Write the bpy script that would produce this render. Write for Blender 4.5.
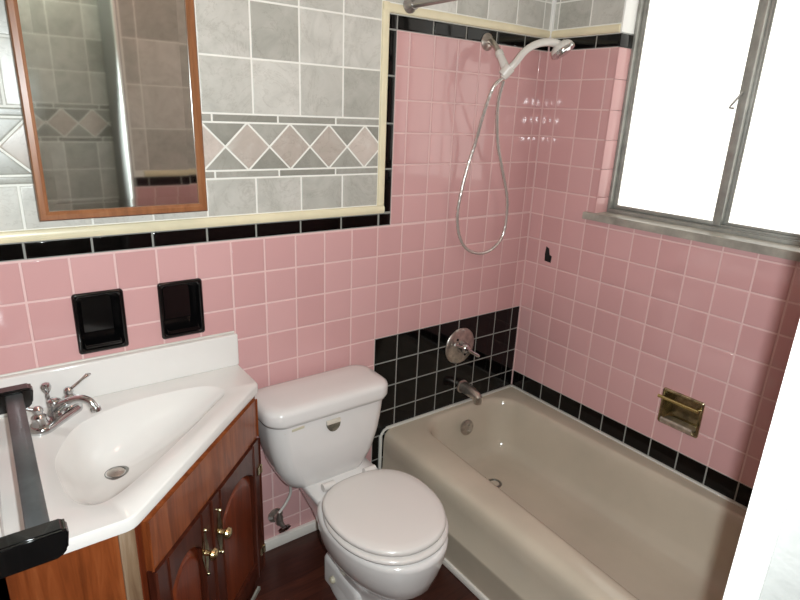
import bpy, bmesh, math, random
from mathutils import Vector, Matrix
random.seed(7)
sc = bpy.context.scene
for o in list(bpy.data.objects): bpy.data.objects.remove(o)
COL = sc.collection
T = 0.11                      # one wall tile with its joint, metres
UC = 7.47                     # columns from the left edge of the black tiling to the corner
FL = -6.95                    # floor, in tile rows below the top of the black tiling
def W(u, d, v):               # u along the back wall, d out from it, v up -> metres
    return Vector(((u-UC)*T, -d*T, (v-FL)*T))

# ------------------------------------------------------------------ camera
yaw, pitch, roll, fpx = 0.6432, 0.3169, 0.0422, 570.5
fw = Vector((math.sin(yaw)*math.cos(pitch), math.cos(yaw)*math.cos(pitch), -math.sin(pitch)))
rt = Vector((math.cos(yaw), -math.sin(yaw), 0)); up = rt.cross(fw)
r_ = rt*math.cos(roll)+up*math.sin(roll); u_ = -rt*math.sin(roll)+up*math.cos(roll)
CAM = Vector((-18.016*T, -15.459*T, (7.6245-FL)*T))
cd = bpy.data.cameras.new('camera'); cam = bpy.data.objects.new('camera', cd); COL.objects.link(cam)
M = Matrix((r_, u_, -fw)).transposed().to_4x4(); M.translation = CAM
cam.matrix_world = M
cd.sensor_width = 36; cd.lens = 36*fpx/800; cd.clip_start = 0.01; cd.clip_end = 50
sc.camera = cam
# ------------------------------------------------------------------ light and exposure
wd = bpy.data.worlds.new('sky'); sc.world = wd; wd.use_nodes = True
wd.node_tree.nodes['Background'].inputs[0].default_value = (0.85, 0.92, 1, 1)
wd.node_tree.nodes['Background'].inputs[1].default_value = 1.0
def lamp(name, kind, loc, energy, color, size, cone=None):
    l = bpy.data.lights.new(name, kind); l.energy = energy; l.color = color
    if kind == 'AREA': l.size = size
    else: l.shadow_soft_size = size
    if cone: l.spot_size = math.radians(cone); l.spot_blend = .5
    o = bpy.data.objects.new(name, l); o.location = loc; COL.objects.link(o); return o
FLASH = lamp('camera_flash', 'SPOT', CAM + r_*0.040 + u_*0.014, 82, (0.92, 1.0, 1.02), 0.009, 104)
FLASH.rotation_euler = M.to_euler()
BULB = lamp('ceiling_bulb', 'POINT', W(-4.5, 8.5, 14.6), 3.4, (1.0, 0.56, 0.45), 0.07)
REAR_FILL = lamp('rear_fill_light', 'POINT', W(-8.4, 15.2, 14.4), 4.5, (0.95, 1.0, 0.88), 0.06)  # added fill that brightens the rear wall in the mirror, no known lamp
sc.view_settings.view_transform = 'Standard'; sc.view_settings.look = 'None'
sc.view_settings.exposure = 0.28; sc.view_settings.gamma = 1.0
sc.view_settings.use_curve_mapping = False
WINDOW_GLOW = 1.05

# ------------------------------------------------------------------ materials
def lin(c):
    return tuple(((x/255)/12.92 if x/255 <= .04045 else ((x/255+.055)/1.055)**2.4) for x in c)+(1,)
MATS = {}
class NT:
    def __init__(s, name):
        s.m = bpy.data.materials.new(name); s.m.use_nodes = True; s.t = s.m.node_tree
        s.b = s.t.nodes['Principled BSDF']; MATS[name] = s.m
    def n(s, typ, **k):
        x = s.t.nodes.new(typ)
        for a, v in k.items():
            if a.startswith('i_'): x.inputs[a[2:].replace('_', ' ')].default_value = v
            else: setattr(x, a, v)
        return x
    def l(s, a, b): s.t.links.new(a, b)
    def noise(s, scale, detail=4, rough=.55, dist=0, vec=None, stretch=None):
        tc = s.n('ShaderNodeTexCoord'); src = vec or tc.outputs['Object']
        if stretch:
            mp = s.n('ShaderNodeMapping'); mp.inputs['Scale'].default_value = stretch; s.l(src, mp.inputs[0]); src = mp.outputs[0]
        x = s.n('ShaderNodeTexNoise'); x.inputs['Scale'].default_value = scale; x.inputs['Detail'].default_value = detail
        x.inputs['Roughness'].default_value = rough; x.inputs['Distortion'].default_value = dist
        s.l(src, x.inputs['Vector']); return x
    def ramp(s, fac, stops):
        r = s.n('ShaderNodeValToRGB'); e = r.color_ramp.elements
        while len(e) < len(stops): e.new(.5)
        for q, (p, c) in zip(e, stops): q.position = p; q.color = lin(c)
        s.l(fac, r.inputs[0]); return r
    def bump(s, h, strength, dist=.001):
        b = s.n('ShaderNodeBump'); b.inputs['Strength'].default_value = strength; b.inputs['Distance'].default_value = dist
        s.l(h, b.inputs['Height']); s.l(b.outputs[0], s.b.inputs['Normal'])
def plain(name, col, rough=.4, metal=0, bump=0, bscale=60, var=0, vscale=5, coat=0, emit=0, spec=None):
    s = NT(name); s.b.inputs['Base Color'].default_value = lin(col); s.b.inputs['Roughness'].default_value = rough
    s.b.inputs['Metallic'].default_value = metal; s.b.inputs['Coat Weight'].default_value = coat
    if spec is not None: s.b.inputs['Specular IOR Level'].default_value = spec
    if var:
        n = s.noise(vscale, 5)
        r = s.ramp(n.outputs[0], [(.3, tuple(max(0, c*(1-var)) for c in col)), (.7, tuple(min(255, c*(1+var)) for c in col))])
        s.l(r.outputs[0], s.b.inputs['Base Color'])
    if bump:
        n = s.noise(bscale, 3); s.bump(n.outputs[0], bump)
    if emit:
        s.b.inputs['Emission Color'].default_value = lin(col); s.b.inputs['Emission Strength'].default_value = emit
    return s
def tilemat(name, a, b, rough=.14, wob=.10):
    s = NT(name); at = s.n('ShaderNodeAttribute', attribute_name='var')
    r = s.ramp(at.outputs['Fac'], [(0, a), (1, b)]); s.l(r.outputs[0], s.b.inputs['Base Color'])
    s.b.inputs['Roughness'].default_value = rough
    if name == 'black_tile': s.b.inputs['Specular IOR Level'].default_value = .3
    n = s.noise(22, 2); s.bump(n.outputs[0], wob, .0012)
tilemat('pink_tile', (202, 156, 155), (210, 165, 164), .08)
tilemat('black_tile', (6, 5, 5), (10, 9, 9), .07)
def marble(name, lo, mid, hi, rough=.32):
    s = NT(name); at = s.n('ShaderNodeAttribute', attribute_name='var')
    tc = s.n('ShaderNodeTexCoord'); c = s.n('ShaderNodeCombineXYZ'); m = s.n('ShaderNodeMath', operation='MULTIPLY', i_1=37.0) if False else s.n('ShaderNodeMath', operation='MULTIPLY')
    m.inputs[1].default_value = 37.0
    s.l(at.outputs['Fac'], m.inputs[0]); s.l(m.outputs[0], c.inputs[0]); s.l(m.outputs[0], c.inputs[2])
    ad = s.n('ShaderNodeVectorMath', operation='ADD'); s.l(tc.outputs['Object'], ad.inputs[0]); s.l(c.outputs[0], ad.inputs[1])
    n1 = s.noise(9, 6, .62, 1.2, vec=ad.outputs[0])
    r1 = s.ramp(n1.outputs[0], [(.3, lo), (.5, mid), (.68, hi)])
    r2 = s.ramp(at.outputs['Fac'], [(0, (216, 214, 208)), (1, (255, 252, 248))])
    mx = s.n('ShaderNodeMix', data_type='RGBA', blend_type='MULTIPLY'); mx.inputs[0].default_value = 1
    s.l(r1.outputs[0], mx.inputs[6]); s.l(r2.outputs[0], mx.inputs[7])
    # a few fine dark veins
    n2 = s.noise(5, 8, .7, 2.2, vec=ad.outputs[0])
    v = s.ramp(n2.outputs[0], [(.485, (255, 255, 255)), (.5, (196, 190, 184)), (.515, (255, 255, 255))])
    mx2 = s.n('ShaderNodeMix', data_type='RGBA', blend_type='MULTIPLY'); mx2.inputs[0].default_value = .35
    s.l(mx.outputs[2], mx2.inputs[6]); s.l(v.outputs[0], mx2.inputs[7]); s.l(mx2.outputs[2], s.b.inputs['Base Color'])
    s.b.inputs['Roughness'].default_value = rough
    s.bump(n1.outputs[0], .25, .001)
marble('grey_tile', (194, 195, 191), (208, 209, 205), (219, 219, 216))
marble('band_tile', (158, 159, 153), (168, 169, 163), (178, 178, 173))
marble('rose_tile', (198, 191, 184), (208, 198, 192), (216, 211, 206))
plain('pink_grout', (222, 188, 185), .7, bump=.3, bscale=300)
plain('white_grout', (236, 235, 228), .7, bump=.3, bscale=300)
plain('grey_grout', (140, 140, 134), .7, bump=.3, bscale=300)
plain('cream_trim', (228, 218, 186), .3, var=.03, vscale=9)
plain('chip_dark', (12, 8, 8), .9)
plain('caulk', (206, 204, 196), .45, bump=.4, bscale=120)
plain('plaster', (140, 139, 136), .6, bump=2.5, bscale=30, var=.03, vscale=12)
plain('hose_metal', (214, 210, 204), .25, .7)
plain('white_gloss', (238, 238, 234), .3)
plain('ceiling_paint', (226, 222, 214), .8, bump=.3, bscale=90)
plain('hall_paint', (205, 200, 190), .8)
plain('baseboard', (226, 220, 212), .35, var=.03)
plain('porcelain', (221, 217, 214), .09, coat=.3)
plain('seat_plastic', (217, 211, 206), .2)
plain('cultured_marble', (226, 223, 219), .12, var=.012, vscale=4, coat=.2)
plain('tub_enamel', (190, 178, 160), .11, var=.035, vscale=3)
plain('chrome', (205, 207, 208), .12, 1, var=.06, vscale=40)
plain('dull_chrome', (186, 178, 170), .3, .9, var=.15, vscale=45)
plain('nickel_drain', (150, 150, 146), .3, 1)
plain('brass', (214, 196, 150), .2, 1, var=.08, vscale=60)
plain('aged_brass', (172, 163, 132), .24, 1, var=.25, vscale=35)
plain('brass_bar', (205, 190, 130), .25, 1)
plain('aluminium', (158, 158, 152), .42, .45, bump=.2, bscale=80, var=.08, vscale=20)
plain('window_track', (120, 120, 114), .5, .2)
plain('sill_stone', (150, 146, 136), .35, bump=.4, bscale=70, var=.14, vscale=14)
plain('black_ceramic', (9, 9, 10), .09, coat=.3)
plain('ceramic_grey_sheen', (70, 73, 74), .3, var=.25, vscale=9)  # black ceramic bar, its grey reflection put into the base colour
plain('white_plastic', (214, 210, 203), .25)
plain('yellowed_plastic', (198, 190, 166), .4)
plain('sticker_grey', (104, 100, 88), .35, .5, var=.25, vscale=70)
plain('sticker_pale', (206, 198, 184), .4)
plain('rod_metal', (168, 164, 160), .35, .8)
plain('dark_slot', (16, 14, 13), .8)
plain('lamp_glass', (255, 236, 214), .5, emit=.8)
def glass_lit():
    s = NT('frosted_pane'); s.b.inputs['Base Color'].default_value = lin((235, 236, 230)); s.b.inputs['Roughness'].default_value = .35
    n = s.noise(1.3, 2); r = s.ramp(n.outputs[0], [(.3, (255, 250, 240)), (.7, (252, 255, 250))])
    s.l(r.outputs[0], s.b.inputs['Emission Color']); s.b.inputs['Emission Strength'].default_value = WINDOW_GLOW
    w = s.n('ShaderNodeTexWave', wave_type='BANDS', bands_direction='Z'); w.inputs['Scale'].default_value = 45
    tc = s.n('ShaderNodeTexCoord'); s.l(tc.outputs['Object'], w.inputs[0]); s.bump(w.outputs[1], .4, .002)
glass_lit()
def mirror():
    s = NT('mirror_glass'); s.b.inputs['Base Color'].default_value = (.84, .88, .85, 1); s.b.inputs['Metallic'].default_value = 1
    s.b.inputs['Roughness'].default_value = .035
mirror()
def wood(name, a, b, c, rough=.3, stretch=(14, 14, 1.2), scale=3.2, coat=.2):
    s = NT(name); n = s.noise(scale, 6, .6, .8, stretch=stretch)
    r = s.ramp(n.outputs[0], [(.3, a), (.5, b), (.7, c)]); s.l(r.outputs[0], s.b.inputs['Base Color'])
    s.b.inputs['Roughness'].default_value = rough; s.b.inputs['Coat Weight'].default_value = coat
    s.bump(n.outputs[0], .15)
wood('orange_wood', (100, 48, 22), (130, 66, 32), (150, 84, 46))
wood('red_wood', (84, 34, 16), (108, 46, 23), (128, 60, 32))
wood('dark_red_wood', (54, 22, 14), (72, 32, 21), (86, 42, 28))
wood('frame_wood', (118, 74, 44), (138, 88, 54), (152, 102, 66), .35)
wood('worn_wood', (96, 70, 48), (122, 98, 74), (150, 130, 108), .6)
def floor_mat():
    s = NT('floor_wood'); tc = s.n('ShaderNodeTexCoord')
    mp = s.n('ShaderNodeMapping'); mp.inputs['Scale'].default_value = (1, 1, 1); s.l(tc.outputs['Object'], mp.inputs[0])
    br = s.n('ShaderNodeTexBrick'); br.inputs['Scale'].default_value = 1; br.inputs['Brick Width'].default_value = .9; br.inputs['Row Height'].default_value = .1
    br.inputs['Mortar Size'].default_value = .0012; br.inputs['Color1'].default_value = (.25, .25, .25, 1); br.inputs['Color2'].default_value = (.8, .8, .8, 1)
    br.inputs['Mortar'].default_value = (0, 0, 0, 1); s.l(mp.outputs[0], br.inputs[0])
    n = s.noise(3, 6, .65, 1, stretch=(2, 22, 1))
    ad = s.n('ShaderNodeMix', data_type='RGBA', blend_type='MIX'); ad.inputs[0].default_value = .62
    s.l(br.outputs[0], ad.inputs[6]); s.l(n.outputs[0], ad.inputs[7])
    r = s.ramp(ad.outputs[2], [(.2, (34, 14, 10)), (.5, (62, 30, 22)), (.8, (94, 50, 36))]); s.l(r.outputs[0], s.b.inputs['Base Color'])
    s.b.inputs['Roughness'].default_value = .34
floor_mat()

# ------------------------------------------------------------------ mesh helpers (world metres)
ORG = {}
def tag(o, label=None, cat=None, group=None, kind=None):
    if label: o['label'] = label
    if cat: o['category'] = cat
    if group: o['group'] = group
    if kind: o['kind'] = kind
    return o
def obj(name, bm, mats, parent=None, smooth=True, angle=38, origin=None, recalc=True):
    if isinstance(mats, str): mats = [mats]
    if recalc: bmesh.ops.recalc_face_normals(bm, faces=bm.faces[:])
    if parent is not None: org = ORG[parent]
    elif origin is not None: org = origin
    else:
        c = [v.co for v in bm.verts]
        org = Vector(((min(q.x for q in c)+max(q.x for q in c))/2, (min(q.y for q in c)+max(q.y for q in c))/2, min(q.z for q in c)))
    for v in bm.verts: v.co -= org
    me = bpy.data.meshes.new(name); bm.to_mesh(me); bm.free()
    for m in mats: me.materials.append(MATS[m])
    if smooth:
        me.shade_smooth(); me.set_sharp_from_angle(angle=math.radians(angle))
    o = bpy.data.objects.new(name, me); COL.objects.link(o)
    if parent is not None: o.parent = parent
    else: o.location = org
    ORG[o] = org
    return o
def thing(name, loc, label, cat, group=None):
    o = bpy.data.objects.new(name, None); o.empty_display_size = .05; o.location = loc; COL.objects.link(o)
    ORG[o] = Vector(loc); return tag(o, label, cat, group)
def struct(name, bm, mats, parent=None, **k):
    o = obj(name, bm, mats, parent, **k)
    if parent is None: o['kind'] = 'structure'
    return o
NB = bmesh.new
def face(bm, vs, mi=0):
    try:
        f = bm.faces.new(vs); f.material_index = mi; return f
    except ValueError: return None
def loft(bm, rings, cap0=True, cap1=True, mi=0, closed=True):
    R = [[bm.verts.new(p) for p in r] for r in rings]; n = len(R[0])
    for a, b in zip(R, R[1:]):
        for i in range(n if closed else n-1):
            j = (i+1) % n; face(bm, (a[i], a[j], b[j], b[i]), mi)
    if cap0: face(bm, R[0][::-1], mi)
    if cap1: face(bm, R[-1], mi)
    return R
def frame_of(d):
    d = d.normalized(); a = Vector((0, 0, 1)) if abs(d.z) < .9 else Vector((1, 0, 0))
    x = d.cross(a).normalized(); return x, d.cross(x).normalized()
def tube(bm, pts, r, n=14, mi=0, caps=True, rings=None):
    pts = [Vector(p) for p in pts]; N = len(pts); R = []
    x = None
    for i, p in enumerate(pts):
        t = (pts[min(i+1, N-1)]-pts[max(i-1, 0)]).normalized()
        if x is None: x, y = frame_of(t)
        else:
            x = (x - t*x.dot(t)).normalized()
        y = t.cross(x)
        rr = r(i/(N-1)) if callable(r) else (r[i] if isinstance(r, (list, tuple)) else r)
        R.append([p + (x*math.cos(2*math.pi*k/n)+y*math.sin(2*math.pi*k/n))*rr for k in range(n)])
    loft(bm, R, caps, caps, mi)
def lathe(bm, o, d, prof, n=28, mi=0, sx=1, sy=1, xd=None):
    o = Vector(o); d = Vector(d).normalized()
    if xd is not None: x = (Vector(xd)-d*Vector(xd).dot(d)).normalized(); y = d.cross(x)
    else: x, y = frame_of(d)
    loft(bm, [[o+d*h+(x*math.cos(2*math.pi*k/n)*sx+y*math.sin(2*math.pi*k/n)*sy)*max(r, 1e-5) for k in range(n)] for h, r in prof], True, True, mi)
def box(bm, lo, hi, bev=0, mi=0, seg=2):
    lo = Vector(lo); hi = Vector(hi)
    b = bmesh.new(); bmesh.ops.create_cube(b, size=1)
    for v in b.verts: v.co = Vector([lo[i]+(v.co[i]+.5)*(hi[i]-lo[i]) for i in range(3)])
    if bev: bmesh.ops.bevel(b, geom=b.edges[:], offset=bev, segments=seg, affect='EDGES', profile=.5)
    merge(bm, b, mi=mi)
def merge(bm, b, M=None, mi=0):
    mp = {}
    for v in b.verts: mp[v] = bm.verts.new(M @ v.co if M else v.co)
    for f in b.faces: face(bm, [mp[v] for v in f.verts], mi)
    b.free()
def obox(bm, o, X, Y, Z, bev=0, mi=0, seg=2):     # oriented box from corner o with edge vectors
    b = bmesh.new(); bmesh.ops.create_cube(b, size=1); o = Vector(o)
    for v in b.verts: v.co = o + X*(v.co.x+.5) + Y*(v.co.y+.5) + Z*(v.co.z+.5)
    if bev: bmesh.ops.bevel(b, geom=b.edges[:], offset=bev, segments=seg, affect='EDGES', profile=.5)
    merge(bm, b, mi=mi)
def rrect(hx, hy, r, n=8):      # rounded rectangle outline, 4*(n+1) points counter-clockwise
    out = []
    for cx, cy, a0 in ((hx-r, hy-r, 0), (-hx+r, hy-r, 90), (-hx+r, -hy+r, 180), (hx-r, -hy+r, 270)):
        for k in range(n+1):
            a = math.radians(a0+90*k/n); out.append((cx+r*math.cos(a), cy+r*math.sin(a)))
    return out
def prism(bm, poly, z0, z1, bev=0, mi=0):
    b = bmesh.new(); lo = [b.verts.new((x, y, z0)) for x, y in poly]; hi = [b.verts.new((x, y, z1)) for x, y in poly]
    n = len(poly); b.faces.new(lo[::-1]); b.faces.new(hi)
    for i in range(n): b.faces.new((lo[i], lo[(i+1) % n], hi[(i+1) % n], hi[i]))
    if bev: bmesh.ops.bevel(b, geom=[e for e in b.edges if all(v in hi for v in e.verts)], offset=bev, segments=3, affect='EDGES', profile=.5)
    merge(bm, b, mi=mi)
def catmull(P, n=8, closed=False):
    P = [Vector(p) for p in P]; out = []; N = len(P)
    rng = range(N if closed else N-1)
    for i in rng:
        if closed: a, b, c, d = P[i-1], P[i], P[(i+1) % N], P[(i+2) % N]
        else: a, b, c, d = P[max(i-1, 0)], P[i], P[i+1], P[min(i+2, N-1)]
        for k in range(n):
            t = k/n
            out.append(.5*((2*b)+(c-a)*t+(2*a-5*b+4*c-d)*t*t+(3*b-a-3*c+d)*t**3))
    if not closed: out.append(P[-1])
    return out

# ------------------------------------------------------------------ tiled walls
PINK, BLACK, GREY, BAND, ROSE, GP, GW, GG, CHIP = range(9)
WM = ['pink_tile', 'black_tile', 'grey_tile', 'band_tile', 'rose_tile', 'pink_grout', 'white_grout', 'grey_grout', 'chip_dark']
class Wall:
    """a tiled face: position = O + a*A + b*up (both in tile units), normal N into the room"""
    def __init__(s, O, A, N, depth=.06):
        s.O, s.A, s.N = Vector(O), Vector(A).normalized(), Vector(N).normalized(); s.B = Vector((0, 0, 1))
        s.bm = NB(); s.var = s.bm.faces.layers.float.new('var'); s.holes = []; s.grout = []; s.depth = depth
    def P(s, a, b, h=0): return s.O + s.A*(a*T) + s.B*((b-FL)*T) + s.N*h
    def poly(s, pts, mi, gap=.025, tilt=.0003, keep=None, shared=None):
        for h in s.holes:      # a tile cut off by a recess is clipped away
            cx = sum(p[0] for p in pts)/len(pts); cy = sum(p[1] for p in pts)/len(pts)
            if h[0] < cx < h[1] and h[2] < cy < h[3]: return
        n = len(pts); ar = sum(pts[i][0]*pts[(i+1) % n][1]-pts[(i+1) % n][0]*pts[i][1] for i in range(n))
        if abs(ar) < .01: return
        if ar < 0: pts = pts[::-1]
        def inset(w):
            out = []
            for i in range(n):
                p0, p1, p2 = Vector(pts[i-1]), Vector(pts[i]), Vector(pts[(i+1) % n])
                e1 = (p1-p0).normalized(); e2 = (p2-p1).normalized(); n1 = Vector((-e1.y, e1.x)); n2 = Vector((-e2.y, e2.x))
                m = (n1+n2); m = m/max(m.length_squared/2, .3)
                if keep: m = n1*keep[i-1]+n2*keep[i]      # a cut side is not drawn in
                out.append(p1+m*w)
            return out
        var, tz, sc_ = shared if shared else (random.random(), [random.uniform(-1, 1)*tilt for _ in range(3)], None)
        c = Vector(sc_) if sc_ else Vector((sum(p[0] for p in pts)/n, sum(p[1] for p in pts)/n))
        def ring(w, h): return [s.bm.verts.new(s.P(q.x, q.y, h + (tz[0]*(q.x-c.x)+tz[1]*(q.y-c.y)+tz[2]*.3 if h > .0004 else 0))) for q in inset(w)]
        R = [ring(gap, .0002), ring(gap+.004, .0007), ring(gap+.014, .0012), ring(gap+.04, .0014)]
        fs = []
        for x, y in zip(R, R[1:]):
            for i in range(n): fs.append(s.bm.faces.new((x[i], x[(i+1) % n], y[(i+1) % n], y[i])))
        fs.append(s.bm.faces.new(R[-1]))
        for f in fs: f.material_index = mi; f[s.var] = var
    def grid(s, a0, a1, b0, b1, mi, oa=0, ob=0, pa=1, pb=1, fn=None):
        def cuts(x0, x1, o, p):
            k = math.ceil((x0-o)/p+1e-6); c = [x0]
            while o+k*p < x1-1e-6: c.append(o+k*p); k += 1
            return c+[x1]
        ca, cb = cuts(a0, a1, oa, pa), cuts(b0, b1, ob, pb)
        for x, y in zip(ca, ca[1:]):
            for z, w in zip(cb, cb[1:]):
                m = fn((x+y)/2, (z+w)/2) if fn else mi
                if m is None: continue
                rects = [(x, y, z, w)]
                for h in s.holes:
                    nr = []
                    for (p, q, r, t) in rects:
                        if q <= h[0] or p >= h[1] or t <= h[2] or r >= h[3]: nr.append((p, q, r, t)); continue
                        if p < h[0]: nr.append((p, h[0], r, t))
                        if q > h[1]: nr.append((h[1], q, r, t))
                        if r < h[2]: nr.append((max(p, h[0]), min(q, h[1]), r, h[2]))
                        if t > h[3]: nr.append((max(p, h[0]), min(q, h[1]), h[3], t))
                    rects = nr
                if rects == [(x, y, z, w)]:
                    if y-x > .08 and w-z > .08: s.poly([(x, z), (y, z), (y, w), (x, w)], m)
                    continue
                sh = (random.random(), [random.uniform(-1, 1)*.0003 for _ in range(3)], ((x+y)/2, (z+w)/2))
                for (p, q, r, t) in rects:
                    if q-p > .06 and t-r > .06:
                        s.poly([(p, r), (q, r), (q, t), (p, t)], m, shared=sh, keep=[1.0 if a_ else 0.0 for a_ in (r == z, q == y, t == w, p == x)])
    def backing(s, a0, a1, b0, b1, fn):
        """grout bed with real openings, cut along every region and hole edge"""
        ca = sorted({a0, a1, *[x for h in s.holes+s.grout for x in h[:2] if a0 < x < a1]})
        cb = sorted({b0, b1, *[x for h in s.holes+s.grout for x in h[2:4] if b0 < x < b1]})
        vd = {}
        def v(a, b, h):
            k = (round(a, 4), round(b, 4), h)
            if k not in vd: vd[k] = s.bm.verts.new(s.P(a, b, h))
            return vd[k]
        solid = {}
        for i in range(len(ca)-1):
            for j in range(len(cb)-1):
                x, y = (ca[i]+ca[i+1])/2, (cb[j]+cb[j+1])/2
                if any(h[0] < x < h[1] and h[2] < y < h[3] for h in s.holes): continue
                solid[i, j] = fn(x, y)
        dp = -s.depth
        for (i, j), m in solid.items():
            q = [(ca[i], cb[j]), (ca[i+1], cb[j]), (ca[i+1], cb[j+1]), (ca[i], cb[j+1])]
            face(s.bm, [v(*p, 0) for p in q], m); face(s.bm, [v(*p, dp) for p in q][::-1], m)
            for e, (di, dj) in enumerate(((0, -1), (1, 0), (0, 1), (-1, 0))):
                if (i+di, j+dj) not in solid:
                    p, r = q[e], q[(e+1) % 4]; face(s.bm, [v(*r, 0), v(*p, 0), v(*p, dp), v(*r, dp)], m)
    def done(s, name): return struct(name, s.bm, WM, smooth=True, angle=50, recalc=False)

CEIL = 15.2
def band(w, a0, a1, oa=-4.37):
    """the decorative band of rose diamonds between thin strips"""
    p = 1.26
    for b0, b1 in ((5.74, 5.95), (7.2, 7.42)):
        w.grid(a0, a1, b0, b1, BAND, oa=oa+.9, pa=1.85, pb=9, ob=-50)
    lo, hi, mid = 5.95, 7.2, 6.575
    k = math.floor((a0-oa)/p)-1
    def clip(poly):
        for side, lim in ((0, a0), (1, a1)):
            out = []
            for i in range(len(poly)):
                p1, p2 = poly[i-1], poly[i]
                in1 = p1[0] >= lim-1e-6 if side == 0 else p1[0] <= lim+1e-6
                in2 = p2[0] >= lim-1e-6 if side == 0 else p2[0] <= lim+1e-6
                if in1 != in2:
                    t = (lim-p1[0])/(p2[0]-p1[0]); out.append((lim, p1[1]+t*(p2[1]-p1[1])))
                if in2: out.append(p2)
            poly = out
            if len(poly) < 3: return None
        cl = []
        for q in poly:
            if not cl or (abs(q[0]-cl[-1][0])+abs(q[1]-cl[-1][1])) > 1e-4: cl.append(q)
        if len(cl) > 1 and abs(cl[0][0]-cl[-1][0])+abs(cl[0][1]-cl[-1][1]) < 1e-4: cl.pop()
        return cl if len(cl) >= 3 else None
    while oa+k*p < a1+p:
        c = oa+k*p; h = p/2
        for pts, m in (([(c, lo), (c+h, mid), (c, hi), (c-h, mid)], ROSE), ([(c, lo), (c+p, lo), (c+h, mid)], BAND), ([(c, hi), (c+h, mid), (c+p, hi)], BAND)):
            q = clip(pts)
            if q: w.poly(q, m, gap=.025)
        k += 1
def grey_left(w, a0, a1, b0=4.72, oa=-4.18):
    w.grid(a0, a1, b0, 5.74, GREY, oa=oa, pa=1.4, pb=9, ob=-50)
    band(w, a0, a1)
    w.grid(a0, a1, 7.42, CEIL, GREY, oa=oa, pa=1.4, ob=7.42, pb=1.4)
def bath_face(w, a0, a1, black=True, plain_top=False):
    """the layout shared by the back wall and the facing wall at the tub's foot"""
    def f(a, b):
        if black and a > 0 and b < 0: return BLACK
        return PINK
    w.grid(a0, a1, FL, 4.03, PINK, fn=f)
    w.grid(.5, a1, 4.03, 10.0, PINK)
    # black liner: along, up and across
    w.grid(a0, .02, 4.03, 4.45, BLACK, oa=0, pa=1.41, pb=9, ob=-50); w.grid(.02, .5, 4.03, 4.45, BLACK, pa=9, oa=-50, pb=9, ob=-50)
    w.grid(.18, .5, 4.45, 10.0, BLACK, pa=9, oa=-50, ob=4.45+.02, pb=1.41)
    w.grid(.18, .5, 10.0, 10.43, BLACK, pa=9, oa=-50, pb=9, ob=-50); w.grid(.5, a1, 10.0, 10.43, BLACK, oa=.5, pa=1.41, pb=9, ob=-50)
    if plain_top: w.grid(a0, -.06, 4.72, CEIL, GREY, oa=-4.18, pa=1.8, ob=4.72, pb=1.8)
    else: grey_left(w, a0, -.06)
    w.grid(-.06, a1, 10.72, CEIL, GREY, oa=.02, pa=1.4, ob=10.72-.5, pb=1.4)
    w.grout += [(0, 99, FL, 0), (-99, 0, 4.03, 4.45), (-.06, .5, 4.03, 10.43), (.5, 99, 10, 10.43), (-99, -.06, 4.45, 99), (-.06, 99, 10.43, 99)]
    def g(a, b):
        if black and a > 0 and b < 0: return GG
        if (a < 0 and 4.03 < b < 4.45) or (0 < a < .5 and 4.03 < b < 10.43) or (a > .5 and 10 < b < 10.43): return GG
        if b > 10.43 or (a < -.06 and b > 4.45): return GW
        return GP
    return g
LW = -11.3           # left wall
wb = Wall((-UC*T, 0, 0), (1, 0, 0), (0, -1, 0), .12)
SOAPS = [(-9.0, -7.98), (-6.98, -5.97)]
wb.holes = [(a, b, 1.56, 2.96) for a, b in SOAPS]
g = bath_face(wb, LW, UC); wb.backing(LW-.8, UC+1.6, FL-1, CEIL+.5, g); wb.done('wall_back')

WIN = (2.95, 11.2, 4.42, 13.4)      # window opening on the right wall: from, to, sill, head
wr = Wall((0, 0, 0), (0, -1, 0), (-1, 0, 0), .15)
DISH = (6.86, 8.04, -2.12, -1.02)
wr.holes = [WIN, DISH]
END = 13.8
wr.grid(0, END, -3.75, -3.0, BLACK, oa=.65, pb=9, ob=-50)
wr.grid(0, END, -3.0, 10.0, PINK, oa=.65)
wr.grid(0, END, 10.0, 10.43, BLACK, oa=.65, pa=1.41, pb=9, ob=-50)
wr.grid(0, END, 10.72, CEIL, GREY, oa=.3, pa=1.4, ob=10.72-.5, pb=1.4)
wr.grout += [(0, 99, -3.75, -3), (0, 99, 10, 10.43), (0, 99, 10.43, 99)]
wr.backing(0, END+.5, FL-1, CEIL+.5, lambda a, b: GG if (b < -3 or 10 < b < 10.43) else (GW if b > 10.43 else GP))
# the chipped spot where dark backing shows through
chip = [(1.02, 2.22), (1.32, 2.2), (1.34, 2.46), (1.22, 2.5), (1.17, 2.74), (1.03, 2.8), (1.0, 2.5)]
R = [[wr.bm.verts.new(wr.P(a, b, h)) for a, b in chip] for h in (.001, .0037)]
for i in range(7): face(wr.bm, (R[0][i], R[0][(i+1) % 7], R[1][(i+1) % 7], R[1][i]), CHIP)
face(wr.bm, R[1], CHIP)
wr.done('wall_right')

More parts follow.
